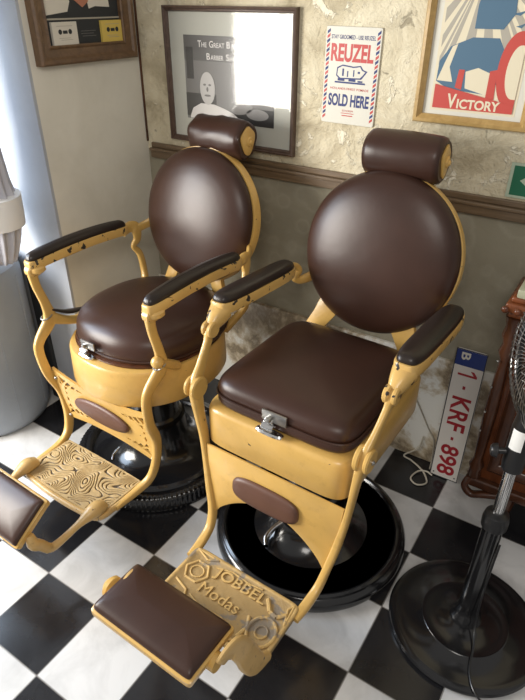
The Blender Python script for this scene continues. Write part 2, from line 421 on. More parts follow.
            # bracket back to the housing
            if s > 0:
                bm = rod((.284, -.222, .690), (.262, -.115, .612), .017); obj('seat_bracket', bm, M_yel, fr_)
                obj('bracket_knob', ball((.288, -.226, .692), .021), M_yel, fr_)
            else:
                bm = sweep([(-.278, -.205, .665), (-.268, -.13, .625), (-.252, -.06, .612)], [.010, .014, .016], [.024, .016, .020]); obj('seat_bracket', bm, M_yel, fr_)
                obj('bracket_cover', sweep([(-.279, -.19, .692), (-.266, -.13, .662), (-.25, -.07, .655)], [.010, .018, .010], [.004, .007, .004]), M_armpad, fr_)
            bm = bmesh.new()
            ring = [(s*.281+.017*math.cos(t), -.212+.024*math.sin(t)*.9, .672+.006*math.sin(t)) for t in [2*PI*i/20 for i in range(21)]]
            for a, b_ in zip(ring, ring[1:]): rod(a, b_, .003, bm, 6)
            obj('wire_loop', bm, M_steel, fr_)
        # --- armrest
        ax, y0, y1 = (.291, -.130, .282) if sq else (.281, -.245, .212)
        z0, z1 = (.905, .880) if sq else (.895, .895)
        L = (y1-y0)/2; cy = (y0+y1)/2; aw = .040 if sq else .031
        arch = (lambda p: Vector((p.x, p.y, p.z+(0 if sq else .014*(1-(p.y/L)**2)))))
        AM = Matrix.Translation((s*ax, cy, (z0+z1)/2)) @ Matrix.Rotation(math.atan2(z1-z0, 2*L), 4, 'X')
        cp_ = [(.008, -.034), (.001, -.032), (0, -.026), (0, -.004), (.002, 0), (.008, .002)]
        def casing():
            bm = bmesh.new(); N = 96; rings = []
            for ins, z in cp_:
                ring = []
                for i in range(N):
                    x, y = sup(aw-ins, L-ins, 4.5, 2*PI*(i+.5)/N); y = (L-ins)*math.copysign(abs(y/(L-ins))**1.0, y)
                    ring.append(AM @ arch(Vector((x, y, z))))
                rings.append(ring)
            loft(bm, rings, True); return bm
        arm = obj('armrest', casing(), M_yarm, root)
        pad_prof = [(.006, -.001), (.002, .001), (.0015, .006), (.003, .012), (.007, .018), (.013, .022), (.022, .0245), (aw-.002, .0255)]
        bm = bmesh.new(); rings = []
        for ins, z in pad_prof:
            rings.append([AM @ arch(Vector((x, y, z))) for x, y in (sup(aw-ins, L-.004-ins, 4.0, 2*PI*(i+.5)/96) for i in range(96))])
        loft(bm, rings, True); obj('arm_pad', bm, M_armpad, arm, sharp=80)
        # front knuckle
        if sq:
            bm = sweep([(s*ax, -.108, .872), (s*.289, -.135, .858), (s*.287, -.162, .842)], [.034, .026, .016], [.030, .028, .020]); obj('arm_knuckle', bm, M_yarm, arm)
            bm = sweep([(s*ax, .262, .862), (s*.288, .305, .868), (s*.280, .325, .845), (s*.284, .300, .826), (s*.272, .325, .812), (s*.235, .372, .828), (s*.20, .385, .85)], [.016, .010, .010, .010, .012, .012, .010], [.018, .013, .012, .010, .014, .020, .016], (1, 0, 0)); obj('back_joint', bm, M_yel, arm)
        else:
            bm = cushion(.034, .030, 2.5, [(.006, -.012), (0, -.006), (0, .006), (.006, .012)], Matrix.Translation((s*ax, y0+.032, .862)), 32)
            sweep([(s*ax, y0+.028, .856), (s*.281, -.228, .845)], [.022, .013], [.022, .016], bm=bm, smooth=False); obj('arm_knuckle', bm, M_yarm, arm)
            bm = sweep([(s*ax, .195, .868), (s*.283, .235, .880), (s*.276, .262, .868), (s*.275, .262, .825), (s*.282, .245, .795), (s*.275, .268, .755), (s*.262, .270, .67), (s*.205, .215, .575)], [.012, .010, .010, .010, .008, .010, .012, .014], [.018, .022, .024, .018, .012, .014, .014, .018], (1, 0, 0)); obj('back_joint', bm, M_yel, arm)
            bm = sweep([(s*.278, .255, .862), (s*.262, .300, .875), (s*.235, .335, .890), (s*.20, .36, .90)], [.008, .008, .008, .008], [.018, .017, .020, .022], (1, 0, 0)); obj('back_strut', bm, M_yel, arm)
    # --- backrest
    br, ctr, tilt = (.258, (.006, .352, .966), 11) if sq else (.249, (.007, .345, .952), 12)
    BM = Matrix.Translation(ctr) @ Matrix.Rotation(math.radians(90-tilt), 4, 'X')      # local z -> towards the sitter
    sh = [(.06, -.040), (.012, -.036), (0, -.026), (0, .004), (.004, .010), (.02, .010)] if not sq else [(.06, -.030), (.010, -.026), (0, -.018), (0, .006), (.004, .010), (.02, .010)]
    shell = obj('backrest', cushion(br+(.003 if sq else .007), br+(.003 if sq else .007), 2, sh, BM, 96), M_yel, root)
    cpf = [(.012, .008), (.003, .010), (0, .018), (.003, .030), (.010, .042), (.022, .053), (.04, .063), (.07, .073), (.11, .081), (.16, .087), (.21, .090), (br-.0002, .091)]
    obj('back_cushion', cushion(br, br*1.0, 2.05, cpf, BM, 128), M_lea, shell, sharp=80)
    # back support down to the housing
    o = [(-.12, .84), (-.165, .80), (-.185, .74), (-.225, .655), (-.21, .60), (.21, .60), (.225, .655), (.185, .74), (.165, .80), (.12, .84)]
    hole = [(-.09, .76), (-.13, .70), (-.15, .655), (.15, .655), (.13, .70), (.09, .76)]
    bm = curve2d([o, hole[::-1]], .011, .003, Matrix(((1, 0, 0, 0), (0, 0, -1, .275 if sq else .29), (0, 1, 0, 0), (0, 0, 0, 1))))
    for v in bm.verts: v.co.y += (v.co.z-.60)*(.22)-.02; v.co.x *= (1 if sq else .72)
    obj('back_bracket', bm, M_yel, root)
    # --- headrest
    hc = Vector((.015, .432, 1.259)) if sq else Vector((.036, .446, 1.228)); hl = .122 if sq else .118
    bm = bmesh.new(); rings = []; N = 40
    for i, t in enumerate([-1, -.985, -.95, -.85, -.6, -.3, 0, .3, .6, .85, .95, .985, 1]):
        k = 1-.10*(abs(t) > .97)-.05*(abs(t) > .94)+.03*math.cos(t*PI*.8)
        ring = []
        for j in range(N):
            a = 2*PI*j/N
            rx = .064*k*(1+.05*math.cos(2*a)+.04*math.sin(3*a+1)); rz = .070*k*(1+.03*math.sin(2*a))
            wr = .0036*math.sin(9*t+5*a)*(0 if sq else 1)*math.cos(3*t)
            ring.append(hc+Vector((t*hl, (rx+wr)*math.cos(a), (rz+wr)*math.sin(a))))
        rings.append(ring)
    loft(bm, rings, False)
    for e_, rr in ((0, rings[0]), (-1, rings[-1])):
        sgn = -1 if e_ == 0 else 1
        c = hc+Vector((sgn*(hl-.004), 0, 0)); bm.verts.ensure_lookup_table()
        inner = [bm.verts.new(c+(p-c)*.72) for p in rr]; base_i = 0 if e_ == 0 else (len(rings)-1)*N
        bm.verts.ensure_lookup_table()
        for j in range(N): bm.faces.new((bm.verts[base_i+j], bm.verts[base_i+(j+1) % N], inner[(j+1) % N], inner[j]))
        bm.faces.new(inner)
    hd = obj('headrest', bm, M_lea, root, sharp=55)
    for s in (-1, 1):
        o2 = [(math.cos(2*PI*i/36)*((.031 if sq else .040)+.005*math.sin(6*PI*i/36)), math.sin(2*PI*i/36)*(.047+.003*math.cos(8*PI*i/36))) for i in range(36)]
        bm = bmesh.new(); xx = hc.x+s*hl
        loft(bm, [[(xx-s*.006, hc.y+a*.95, hc.z+b_*.95) for a, b_ in o2], [(xx+s*.003, hc.y+a, hc.z+b_) for a, b_ in o2], [(xx+s*.005, hc.y+a*.86, hc.z+b_*.9) for a, b_ in o2]])
        ep = obj('end_plate', bm, M_yel, hd)
        bm = disc_x((xx+s*.006, hc.y+.006, hc.z-.002), .018, .008); disc_x((xx+s*.009, hc.y+.008, hc.z-.004), .009, .012, bm)
        obj('end_knob', bm, M_yel, ep)
    bm = sweep([(0, ctr[1]+.035, ctr[2]+.17), (0, hc.y+.0, hc.z-.075), (0, hc.y, hc.z-.02)], [.03, .024, .03], [.008, .007, .007]); obj('headrest_post', bm, M_yel, root)
    bm = bmesh.new()
    for dx in (0, .018):
        ball((.052+dx if not sq else .0+dx, hc.y-.035, hc.z-.066), .0075, bm)
    obj('post_pin', bm, M_chrome, root)
    # --- apron between the straps
    if sq:
        o1 = [(-.238, .492), (-.232, .40), (-.214, .31), (-.200, .235)]
        arch_ = [(-.200+.400*t, .235+.118*math.sin(PI*t)**.75) for t in frange(22)][1:-1]
        pts = o1+arch_+[(-x, z) for x, z in o1[::-1]]
        bm = curve2d([pts], .004, .0015, Matrix(((1, 0, 0, 0), (0, 0, -1, -.266), (0, 1, 0, 0), (0, 0, 0, 1))))
        for v in bm.verts: v.co.y -= (.492-v.co.z)*.07
        ap = obj('apron', bm, M_yel, root)
        PM = Matrix.Translation((-.012, -.276, .392)) @ Matrix.Rotation(math.radians(86), 4, 'X')
        obj('apron_pad', cushion(.118, .047, 3.2, [(.004, 0), (0, .004), (.001, .010), (.006, .015), (.014, .018), (.041, .019)], PM, 64), M_lea2, ap, sharp=80)
    else:
        zt = lambda x: .455+.035*abs(x/.25)**2.2-.006; zb = lambda x: .270-.024*abs(x/.23)**2
        o1 = [(-.250, zt(.25)-.045)]+[(-.25+.5*t, zt(-.25+.5*t)) for t in frange(25)]+[(.250, zt(.25)-.045)]+[(.232-.464*t, zb(.232-.464*t)) for t in frange(25)]
        holes = []
        for s in (-1, 1):
            for q in ([(.225, .455), (.19, .444), (.212, .425)], [(.222, .440), (.218, .415), (.228, .420)], [(.180, .440), (.165, .434), (.185, .418), (.198, .420)], [(.155, .432), (.140, .428), (.150, .416), (.168, .416)], [(.13, .426), (.105, .424), (.112, .418), (.135, .418)],
                      [(.205, .412), (.190, .410), (.205, .396)], [(.218, .275), (.18, .288), (.205, .300)], [(.214, .31), (.190, .305), (.205, .325)], [(.17, .290), (.155, .296), (.172, .310), (.185, .302)], [(.145, .294), (.13, .297), (.145, .307), (.155, .302)], [(.115, .297), (.095, .299), (.11, .305), (.122, .303)],
                      [(.212, .345), (.205, .338), (.200, .352), (.208, .36)], [(.212, .385), (.205, .372), (.200, .382)]):
                mx_, mz_ = sum(a for a, b_ in q)/len(q), sum(b_ for a, b_ in q)/len(q); q = [(s*(mx_+(a-mx_)*1.15), mz_+(b_-mz_)*1.15) for a, b_ in q]; holes.append(q)
        bm = curve2d([o1]+holes, .0045, 0, Matrix(((1, 0, 0, 0), (0, 0, -1, -.250), (0, 1, 0, 0), (0, 0, 0, 1))))
        for v in bm.verts: v.co.y += (.46-v.co.z)*.10
        ap = obj('apron', bm, M_yel, root)
        PM = Matrix.Translation((-.008, -.247, .366)) @ Matrix.Rotation(math.radians(95), 4, 'X')
        obj('apron_pad', cushion(.142, .047, 2.1, [(.004, 0), (0, .004), (.002, .010), (.008, .014), (.02, .017), (.046, .018)], PM, 64), M_lea2, ap, sharp=80)
        for s in (-1, 1):
            for z_, x_ in ((.440, .240), (.262, .222)): obj('rivet', ball((s*x_, -.256+(.46-z_)*.10, z_), .007), M_steel, ap)
    # --- footplate
    if sq:
        fp = bmesh.new(); cushion(.192, .108, 14, [(.01, .160), (.0, .163), (0, .176), (.003, .1785), (.010, .1785), (.013, .176), (.06, .176)], Matrix.Translation((0, -.498, 0)), 96, fp)
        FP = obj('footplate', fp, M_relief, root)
        Tm = Matrix.Translation((0, 0, .1755))
        def onp(cx, cy, a, sx=1): return Matrix.Translation((cx, cy, .1755)) @ Matrix.Rotation(a, 4, 'Z')
        bm = text('JOBBEL', -.082, .098, 0, .044, .006, .008, onp(.0, -.462, 0))
        lt = obj('lettering', bm, M_relief, FP, smooth=False)
        bm = text('Modas', -.085, .055, 0, .036, .005, .001, onp(-.005, -.520, 0)); obj('lettering', bm, M_relief, FP, smooth=False)
        bm = bmesh.new()
        def ringpath(pts, r, closed=True):
            q = pts+[pts[0]] if closed else pts
            for a, b_ in zip(q, q[1:]): rod((a[0], a[1], .177), (b_[0], b_[1], .177), r, bm, 8)
        ringpath(ell(-.132, -.468, .040, .038, 6), .0042); ringpath(ell(-.132, -.468, .022, .020, 12), .0028)
        ringpath(ell(.140, -.52, .040, .046, 18), .0052); ringpath(ell(.140, -.52, .018, .02, 10), .003)
        for q in ([(-.182, -.400), (-.10, -.402), (-.13, -.418)], [(.175, -.400), (.182, -.47), (.165, -.42)], [(.06, -.598), (.12, -.565), (.11, -.595)], [(-.18, -.60), (-.11, -.598), (-.17, -.55)], [(.03, -.58), (.05, -.575), (.052, -.56), (.032, -.562)]): ringpath(q, .0034)
        ringpath([(.10, -.425), (.125, -.455), (.15, -.46), (.17, -.44)], .007, False); ringpath([(.085, -.50), (.10, -.53), (.09, -.57)], .006, False); ringpath([(-.17, -.52), (-.12, -.535), (-.09, -.59)], .004, False); ringpath([(-.09, -.425), (-.04, -.41), (.03, -.415), (.07, -.408)], .003, False)
        ringpath([(-.10, -.54), (-.05, -.556), (.02, -.548), (.06, -.56)], .003, False)
        obj('ornament', bm, M_relief, FP)
    else:
        bm = bmesh.new(); nx, ny = 330, 180; G = []
        for j in range(ny+1):
            row = []
            for i in range(nx+1):
                u, v = i/nx*2-1, j/ny*2-1
                bulge = .010*(1-u*u)
                x = u*.200*(1-.0*v); y = -.385+v*(.103+(bulge if v < 0 else bulge*.3))
                e = min(1-abs(u), (1-abs(v))*.55)
                z = .1755+(.0022*swirl_h(x, y) if e > .045 else (.0022 if e > .012 else -.001))
                row.append(bm.verts.new((x, y, z)))
            G.append(row)
        for j in range(ny):
            for i in range(nx): bm.faces.new((G[j][i], G[j][i+1], G[j+1][i+1], G[j+1][i]))
        edge = [G[0][i] for i in range(nx+1)]+[G[j][nx] for j in range(1, ny+1)]+[G[ny][i] for i in range(nx-1, -1, -1)]+[G[j][0] for j in range(ny-1, 0, -1)]
        low = [bm.verts.new((v.co.x*1.004, v.co.y, .160)) for v in edge]
        for a in range(len(edge)):
            b_ = (a+1) % len(edge); bm.faces.new((edge[a], edge[b_], low[b_], low[a]))
        bm.faces.new(low)
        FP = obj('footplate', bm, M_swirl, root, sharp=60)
        rim = [(-.205, -.30, .166), (-.205, -.42, .166), (-.19, -.485, .166), (-.10, -.500, .166), (0, -.504, .166), (.10, -.500, .166), (.19, -.485, .166), (.205, -.42, .166), (.205, -.30, .166)]
        obj('footplate_rim', sweep(rim, .011, .009, (0, 0, 1)), M_ydull, FP)
    # --- leg rest
    if sq:
        LM = Matrix.Translation((-.022, -.722, .372)) @ Matrix.Rotation(math.radians(-1), 4, 'X')
        la_, lb_ = .165, .086
    else:
        LM = Matrix.Translation((-.012, -.690, .298)) @ Matrix.Rotation(math.radians(34), 4, 'X') @ Matrix.Translation((0, 0, 0))
        la_, lb_ = .160, .082
    bend = lambda p: Vector((p.x, p.y, p.z-.010*(p.y/.08)**2))
    tray = obj('leg_rest', cushion(la_, lb_, 26, [(.012, -.028), (.002, -.026), (0, -.020), (0, -.006), (.003, -.004), (.01, -.004)], LM, 64, fn=bend), M_yel, root)
    obj('leg_pad', cushion(la_-.005, lb_-.005, 26, [(.006, -.006), (.001, -.004), (0, .0), (.002, .006), (.008, .010), (.02, .0125), (.05, .014), (lb_-.0062, .015)], LM, 80, fn=bend), M_lea2 if False else M_lea, tray, sharp=80)
    if sq:
        obj('roller', rod((-.198, -.722, .334), (.156, -.722, .334), .024, None, 24), M_yel, root)
        kn = bmesh.new(); lathe([(.004, 0), (.020, .002), (.030, .010), (.030, .020), (.020, .030)], 24, Matrix.Translation((-.186, -.722, .338)) @ Matrix.Rotation(-PI/2, 4, 'Y'), kn); obj('roller_cap', kn, M_yel, root)
        for s in (-1, 1):
            bm = sweep([(s*.160, -.720, .340), (s*.166, -.700, .352), (s*.170, -.672, .345), (s*.176, -.648, .300), (s*.180, -.630, .245), (s*.186, -.603, .190), (s*.188, -.56, .170)],
                       [.008, .008, .009, .009, .009, .010, .012], [.024, .028, .030, .034, .036, .030, .014], (1, 0, 0), n=16)
            obj('leg_rest_arm', bm, M_ydull, root)
    else:
        for s in (-1, 1):
            bm = sweep([(s*.182, -.445, .192), (s*.184, -.485, .198), (s*.180, -.545, .188), (s*.176, -.600, .176), (s*.170, -.648, .168), (s*.166, -.668, .182)], [.024, .026, .013, .012, .013, .014], [.016, .026, .013, .012, .015, .016], (1, 0, 0), n=16, e=2.2)
            a_ = obj('leg_rest_arm', bm, M_ydull, root)
            bm = sweep([(s*.168, -.662, .172), (s*.160, -.680, .200), (s*.158, -.700, .226), (s*.15, -.70, .258)], [.014, .016, .018, .012], [.016, .018, .020, .012], (1, 0, 0), n=16, e=2.2); obj('leg_rest_clamp', bm, M_ydull, a_)
    return root

chair('square', (.655, .645, 0), -1.5, 'right hand yellow barber chair with square leather seat, solid apron and lettered footplate')
chair('round', (-.085, .66, 0), -2., 'left hand yellow barber chair with rounded leather seat, pierced apron and swirl footplate')

# ------------------------------------------------------------------ wall art
def onback(x, z, w=0.): return Matrix(((1, 0, 0, x), (0, 0, -1, YW-w), (0, 1, 0, z), (0, 0, 0, 1)))
def onleft(y, z): return Matrix(((0, 0, 1, XL), (1, 0, 0, y), (0, 1, 0, z), (0, 0, 0, 1)))
FPROF = [(0, 0), (0, .016), (.08, .022), (.35, .024), (.55, .018), (.75, .019), (.9, .014), (1, .010), (1, 0)]

# barber photograph behind glass
r = empty('framed_photograph', onback(-.10, 1.159), 'dark framed black and white barber photograph behind glass, above the left chair', 'framed picture')
W_, H_ = .588, .480
obj('frame', picture_frame(-.294, .294, 0, H_, .020, FPROF), M_frameM, r, sharp=25)
obj('mount', rect(-.280, .280, .014, H_-.014, 0, .006), M_mat, r, False)
pr_ = obj('print', rect(-.207, .202, .09, .385, .006, .0068), M_ph[2], r, False)
obj('backdrop', rect(-.207, .202, .30, .385, .0068, .0071), M_ph[1], pr_, False)
obj('door', rect(-.198, -.165, .235, .345, .0071, .0076), M_ph[0], pr_, False)
bm = rect(-.207, -.06, .10, .185, .0071, .0074); rect(.02, .202, .09, .15, .0071, .0074, bm); obj('shelf', bm, M_ph[0], pr_, False)
bm = poly([(-.190, .100), (-.175, .13), (-.135, .150), (-.07, .150), (-.02, .138), (.02, .125), (.05, .105), (.05, .095), (-.19, .092)], .0076, .0082); obj('barber_cape', bm, M_ph[5], pr_, False)
bm = poly(ell(-.100, .205, .036, .058, 30), .0082, .0088); obj('lathered_face', bm, M_ph[4], pr_, False)
bm = poly(ell(-.113, .218, .007, .004, 10), .0088, .0092); poly(ell(-.088, .218, .007, .004, 10), .0088, .0092, bm); poly(ell(-.100, .180, .016, .004, 10), .0088, .0092, bm); poly(ell(-.100, .202, .005, .009, 10), .0088, .0092, bm); obj('face_marks', bm, M_ph[2], pr_, False)
bm = poly(ell(.06, .145, .05, .02, 20, 0, 2*PI, .2), .0076, .0080); poly(ell(.13, .13, .05, .02, 20), .0076, .008, bm); obj('cushions', bm, M_ph[3], pr_, False)
for t_, a, b_, c_, d_ in (('T', -.138, -.122, .346, .368), ('HE', -.120, -.096, .346, .362), ('G', -.084, -.066, .346, .368), ('REAT', -.063, -.014, .346, .362), ('B', -.004, .012, .346, .368), ('ARBER', .015, .080, .346, .362),
                         ('B', -.098, -.082, .305, .327), ('ARBER', -.079, -.020, .305, .321), ('S', -.008, .007, .305, .327), ('HOP', .010, .045, .305, .321)):
    obj('lettering', text(t_, a, b_, c_, d_, .0006, .012, None, .0078), M_ph[5], pr_, False)
bm = bmesh.new(); bm.faces.new([bm.verts.new(p) for p in ((-.276, .018, .0125), (.276, .018, .0125), (.276, H_-.018, .0125), (-.276, H_-.018, .0125))])
obj('glass', bm, M_glass, r, False)

# cassette frame on the left wall
r = empty('framed_cassettes', onleft(.980, 1.460), 'brown wooden frame with two cassettes under a photo, hanging on the left wall', 'framed picture')
obj('frame', picture_frame(-.234, .234, 0, .50, .060, [(0, 0), (0, .030), (.12, .036), (.3, .034), (.42, .026), (.8, .020), (.92, .024), (1, .020), (1, 0)]), M_frameL, r, sharp=25)
obj('mount', rect(-.18, .18, .05, .45, 0, .006), M_dk, r, False)
for x0, x1, m in ((-.155, -.045, M_wc), (.072, .180, M_yc)):
    c_ = obj('cassette', rect(x0, x1, .060, .130, .006, .016), m, r, False); xm = (x0+x1)/2
    bm = poly(ell(xm-.022, .100, .008, .008, 16), .016, .0166); poly(ell(xm+.022, .100, .008, .008, 16), .016, .0166, bm); rect(xm-.010, xm+.010, .094, .104, .016, .0166, bm)
    obj('cassette_reels', bm, M_dk, c_, False)
    for a_, b_, z_ in ((-.035, .035, .117), (-.030, .022, .080), (-.022, .03, .0745)): obj('printed_line', rect(xm+a_, xm+b_, z_, z_+.0013, .016, .0164), M_greyp, c_, False)
bm = rect(-.18, .18, .136, .141, .006, .008); obj('divider', bm, M_greyp, r, False)
bm = rect(-.02, .05, .098, .100, .006, .0066); rect(-.02, .04, .090, .092, .006, .0066, bm); rect(-.015, .05, .082, .084, .006, .0066, bm); obj('caption', bm, M_ph[1], r, False)
ph = obj('photo', rect(-.165, .165, .150, .44, .006, .007), M_dk, r, False)
bm = poly([(-.165, .150), (-.07, .160), (-.055, .19), (-.075, .26), (-.10, .43), (-.165, .43)], .007, .0078); poly([(.03, .168), (.06, .175), (.13, .172), (.125, .23), (.10, .43), (.035, .43), (.02, .22)], .007, .0078, bm); obj('white_trousers', bm, M_wc, ph, False)
bm = poly([(-.035, .195), (.0, .172), (.03, .19), (.03, .25), (.0, .28), (-.03, .26)], .0078, .0084); obj('hand', bm, M_skin, ph, False)

# tin sign
r = empty('tin_sign', onback(.395, 1.294, 0.002), 'small white tin REUZEL SOLD HERE sign with striped edges, between the two large frames', 'sign')
r.matrix_world = r.matrix_world @ Matrix.Rotation(math.radians(-.6), 4, 'Z')
bd = obj('sign_panel', cushion(.0985, .147, 40, [(.0, 0), (0, .003), (.001, .004)], Matrix.Translation((0, .147, 0)), 128), M_sign, r, False)
for m, ph_ in ((M_sred, 0), (M_navy, 1)):
    for s in (-1, 1):
        x0, x1 = (-.0935, -.083) if s < 0 else (.083, .0935)
        n = 20; st = .272/n
        for k in range(n):
            if (k % 2) != ph_: continue
            y = .012+k*st; bm = bmesh.new(); poly([(x0, y), (x1, y+st*.6), (x1, y+st*1.25), (x0, y+st*.65)], .004, .0045, bm)
            obj('stripe', bm, m, bd, False)
obj('lettering', text('STAY GROOMED - USE REUZEL', -.078, .078, .258, .270, .0005, .01, None, .004), M_navy, bd, False)
obj('lettering', text('REUZEL', -.076, .076, .192, .245, .0005, .034, None, .004), M_sred, bd, False)
bm = poly([(-.052, .150), (-.05, .175), (-.03, .184), (.01, .180), (.035, .184), (.045, .172), (.06, .168), (.05, .155), (.04, .143), (-.04, .140)], .004, .0043); obj('pig_emblem', bm, M_navy, bd, False)
bm = poly([(-.048, .152), (-.046, .172), (-.03, .180), (.01, .176), (.033, .180), (.040, .170), (.052, .166), (.045, .156), (.035, .147), (-.036, .144)], .0043, .0046); obj('pig_body', bm, M_sign, bd, False)
bm = bmesh.new()
for x0, y0, x1, y1 in ((-.03, .150, -.024, .172), (-.012, .148, -.008, .166), (.01, .15, .014, .170), (.026, .160, .034, .166), (-.055, .128, .055, .133), (-.045, .135, -.02, .142), (-.005, .135, .02, .142), (.028, .134, .045, .139)): rect(x0, x1, y0, y1, .0046, .0049, bm)
obj('pig_lines', bm, M_navy, bd, False)
obj('lettering', text('HOLLANDS FINEST POMADE', -.070, .070, .108, .115, .0005, .005, None, .004), M_sred, bd, False)
obj('lettering', text('SOLD HERE', -.075, .075, .056, .095, .0005, .034, None, .004), M_navy, bd, False)
bm = text('SCHOREM', -.020, .020, .040, .046, .0005, .0, None, .004); rect(-.024, .024, .034, .036, .004, .0045, bm); rect(-.020, .020, .026, .029, .004, .0045, bm); obj('small_print', bm, M_sred, bd, False)

# victory poster (generic retro design)
r = empty('framed_poster', onback(.806, 1.331), 'gilt framed red and blue VICTORY poster, upper right of the back wall', 'framed picture')
obj('frame', picture_frame(-.175, .175, 0, .50, .026, [(0, 0), (0, .018), (.15, .024), (.5, .026), (.8, .018), (1, .014), (1, 0)]), M_frameR, r, sharp=25)
obj('mount', rect(-.155, .155, .02, .48, 0, .006), M_sign, r, False)
pr_ = obj('print', rect(-.128, .128, .038, .46, .006, .0066), M_cream, r, False)
bm = bmesh.new()
for a0 in range(186, 352, 15):
    a, b_ = math.radians(a0), math.radians(a0+8)
    cx, cy, R1 = -.02, .42, .30
    q = [(cx, cy), (cx+R1*math.cos(a), cy+R1*math.sin(a)), (cx+R1*math.cos(b_), cy+R1*math.sin(b_))]
    q = [(max(-.12, min(.12, x)), max(.13, y)) for x, y in q]; poly(q, .0066, .0069, bm)
obj('sun_rays', bm, M_greyp, pr_, False)
bm = poly([(-.120, .120), (-.118, .175), (-.09, .215), (-.03, .240), (.045, .240), (.07, .20), (.06, .13), (.05, .09), (-.08, .10)], .0069, .0073); obj('blue_shape', bm, M_bluep, pr_, False)
bm = poly([(-.118, .122), (-.10, .175), (-.085, .215), (-.07, .222), (-.085, .16), (-.07, .12)], .0073, .0076); poly([(-.03, .105), (-.035, .15), (.0, .162), (.035, .15), (.035, .09)], .0073, .0076, bm); obj('cream_bands', bm, M_cream, pr_, False)
for q in ([(-.06, .105), (-.055, .155), (-.038, .155), (-.04, .10)], [(.035, .08), (.035, .155), (.055, .16), (.06, .08)]): obj('red_band', poly(q, .0076, .0079), M_red, pr_, False)
bm = poly([(-.03, .262), (.05, .262), (.075, .30), (.07, .36), (-.02, .37), (-.03, .32)], .0073, .0078); obj('blue_block', bm, M_bluep, pr_, False)
bm = poly(ell(.105, .160, .050, .100, 30, PI*.5, PI*1.5)+[(.12, .06), (.12, .26)], .0080, .0085); obj('red_arch', bm, M_red, pr_, False)
bm = poly(ell(.110, .155, .030, .070, 24, PI*.5, PI*1.5)+[(.12, .085), (.12, .225)], .0086, .0089); obj('cream_arch', bm, M_cream, pr_, False)
bm = bmesh.new()
for x, y, q in ((.085, .30, .022), (.10, .335, .018), (.095, .27, .014)): poly([(x-q, y), (x, y+.004), (x+q, y+.01), (x+.002, y-.004)], .0070, .0074, bm)
obj('bird_shapes', bm, M_bluep, pr_, False)
bn = obj('banner', poly([(-.12, .045), (.12, .045), (.12, .068), (-.12, .112)], .0090, .0094), M_red, pr_, False)
obj('lettering', text('V', -.076, -.048, .048, .088, .0005, .03, None, .0095), M_cream, bn, False)
obj('lettering', text('ICTORY', -.045, .082, .048, .075, .0005, .03, None, .0095), M_cream, bn, False)

# exit sign
r = empty('exit_sign', onback(1.10, 1.138, 0.001), 'green and white exit arrow sign standing on the wooden rail at the right edge', 'sign')
bd = obj('sign_panel', rect(-.142, .142, 0, .105, 0, .004), M_pale, r, False)
obj('green_field', rect(-.132, .132, .008, .097, .004, .0046), M_green, bd, False)
obj('arrow', poly([(-.108, .054), (-.070, .082), (-.070, .062), (-.02, .062), (-.02, .046), (-.070, .046), (-.070, .026)], .0046, .0052), M_pale, bd, False)

# number plate leaning on the baseboard
pl = Vector((.925-.929, 1.222-1.176, .586)); Lp = .590
zx = Vector((1, 0, 0)); up = Vector((-.006, .043, .586)).normalized(); zx = (zx-up*zx.dot(up)).normalized(); nn = zx.cross(up)
Mp = Matrix((( zx.x, up.x, nn.x, .982), (zx.y, up.y, nn.y, 1.178), (zx.z, up.z, nn.z, .001), (0, 0, 0, 1)))
r = empty('number_plate', Mp, 'white number plate with red characters 1-KRF-898 standing upright on the floor against the wall', 'number plate')
bd = obj('plate_panel', cushion(.0565, .294, 24, [(.002, -.001), (0, 0), (0, .002), (.002, .003)], Matrix.Translation((0, .294, 0)), 96), M_plate, r, False)
obj('blue_band', rect(-.053, .053, .520, .583, .003, .0036), M_pblue, bd, False)
RT = Matrix.Rotation(-PI/2, 4, 'Z')
def ptext(s, ya, yb, xa, xb, m, off=.02, w=.003):   # text running downwards, letter tops to the right
    # local text frame: t-x -> -v , t-y -> +u
    M_ = Matrix(((0, 1, 0, 0), (-1, 0, 0, 0), (0, 0, 1, 0), (0, 0, 0, 1)))
    return obj('lettering', text(s, -ya, -yb, xa, xb, .0007, off, M_, w), m, bd, False)
ptext('B', .575, .545, -.034, -.002, M_sign, .02, .0036)
bm = rect(-.034, .036, .480, .4885, .003, .0037); poly([(.036, .4885), (.024, .4885), (.010, .505), (.022, .505)], .003, .0037, bm); obj('lettering', bm, M_pred, bd, False)
ptext('-', .438, .424, -.006, .004, M_pred, .0)
ptext('KRF', .388, .236, -.034, .036, M_pred, .02)
ptext('-', .205, .191, -.006, .004, M_pred, .0)
ptext('898', .165, .022, -.034, .036, M_pred, .02)
bm = picture_frame(-.0555, .0555, .001, .587, .003, [(0, .003), (0, .0042), (1, .0042), (1, .003)]); obj('plate_border', bm, M_dk, bd, False)
bm = bmesh.new()
for x in (-.042, .042): lathe([(.003, .003), (.003, .0045)], 12, Matrix.Translation((x, .018, 0)), bm)
obj('bolt_holes', bm, M_dk, bd, False)

# cable
cb = bmesh.new()
pts = [(.86, 1.234, .12), (.85, 1.225, .06), (.80, 1.215, .006), (.84, 1.20, .005), (.90, 1.165, .005), (.935, 1.11, .005), (.905, 1.078, .005), (.872, 1.10, .005), (.885, 1.15, .009), (.915, 1.165, .011), (.94, 1.162, .005)]
sweep(pts, .0035, .0035, (0, 0, 1), cb, 8, 8, 2.)
tag(obj('cable', cb, M_cable), 'thin cream cable looped on the floor left of the number plate', 'cable')
bm = sweep([(.800, 1.2335, .30), (.835, 1.2335, .24), (.875, 1.2335, .17), (.905, 1.233, .12), (.915, 1.22, .03), (.92, 1.19, .006)], .003, .003, (0, 1, 0), None, 8, 8, 2.)
tag(obj('cable', bm, M_greyp), 'thin grey wire hanging down the white baseboard behind the number plate', 'cable')

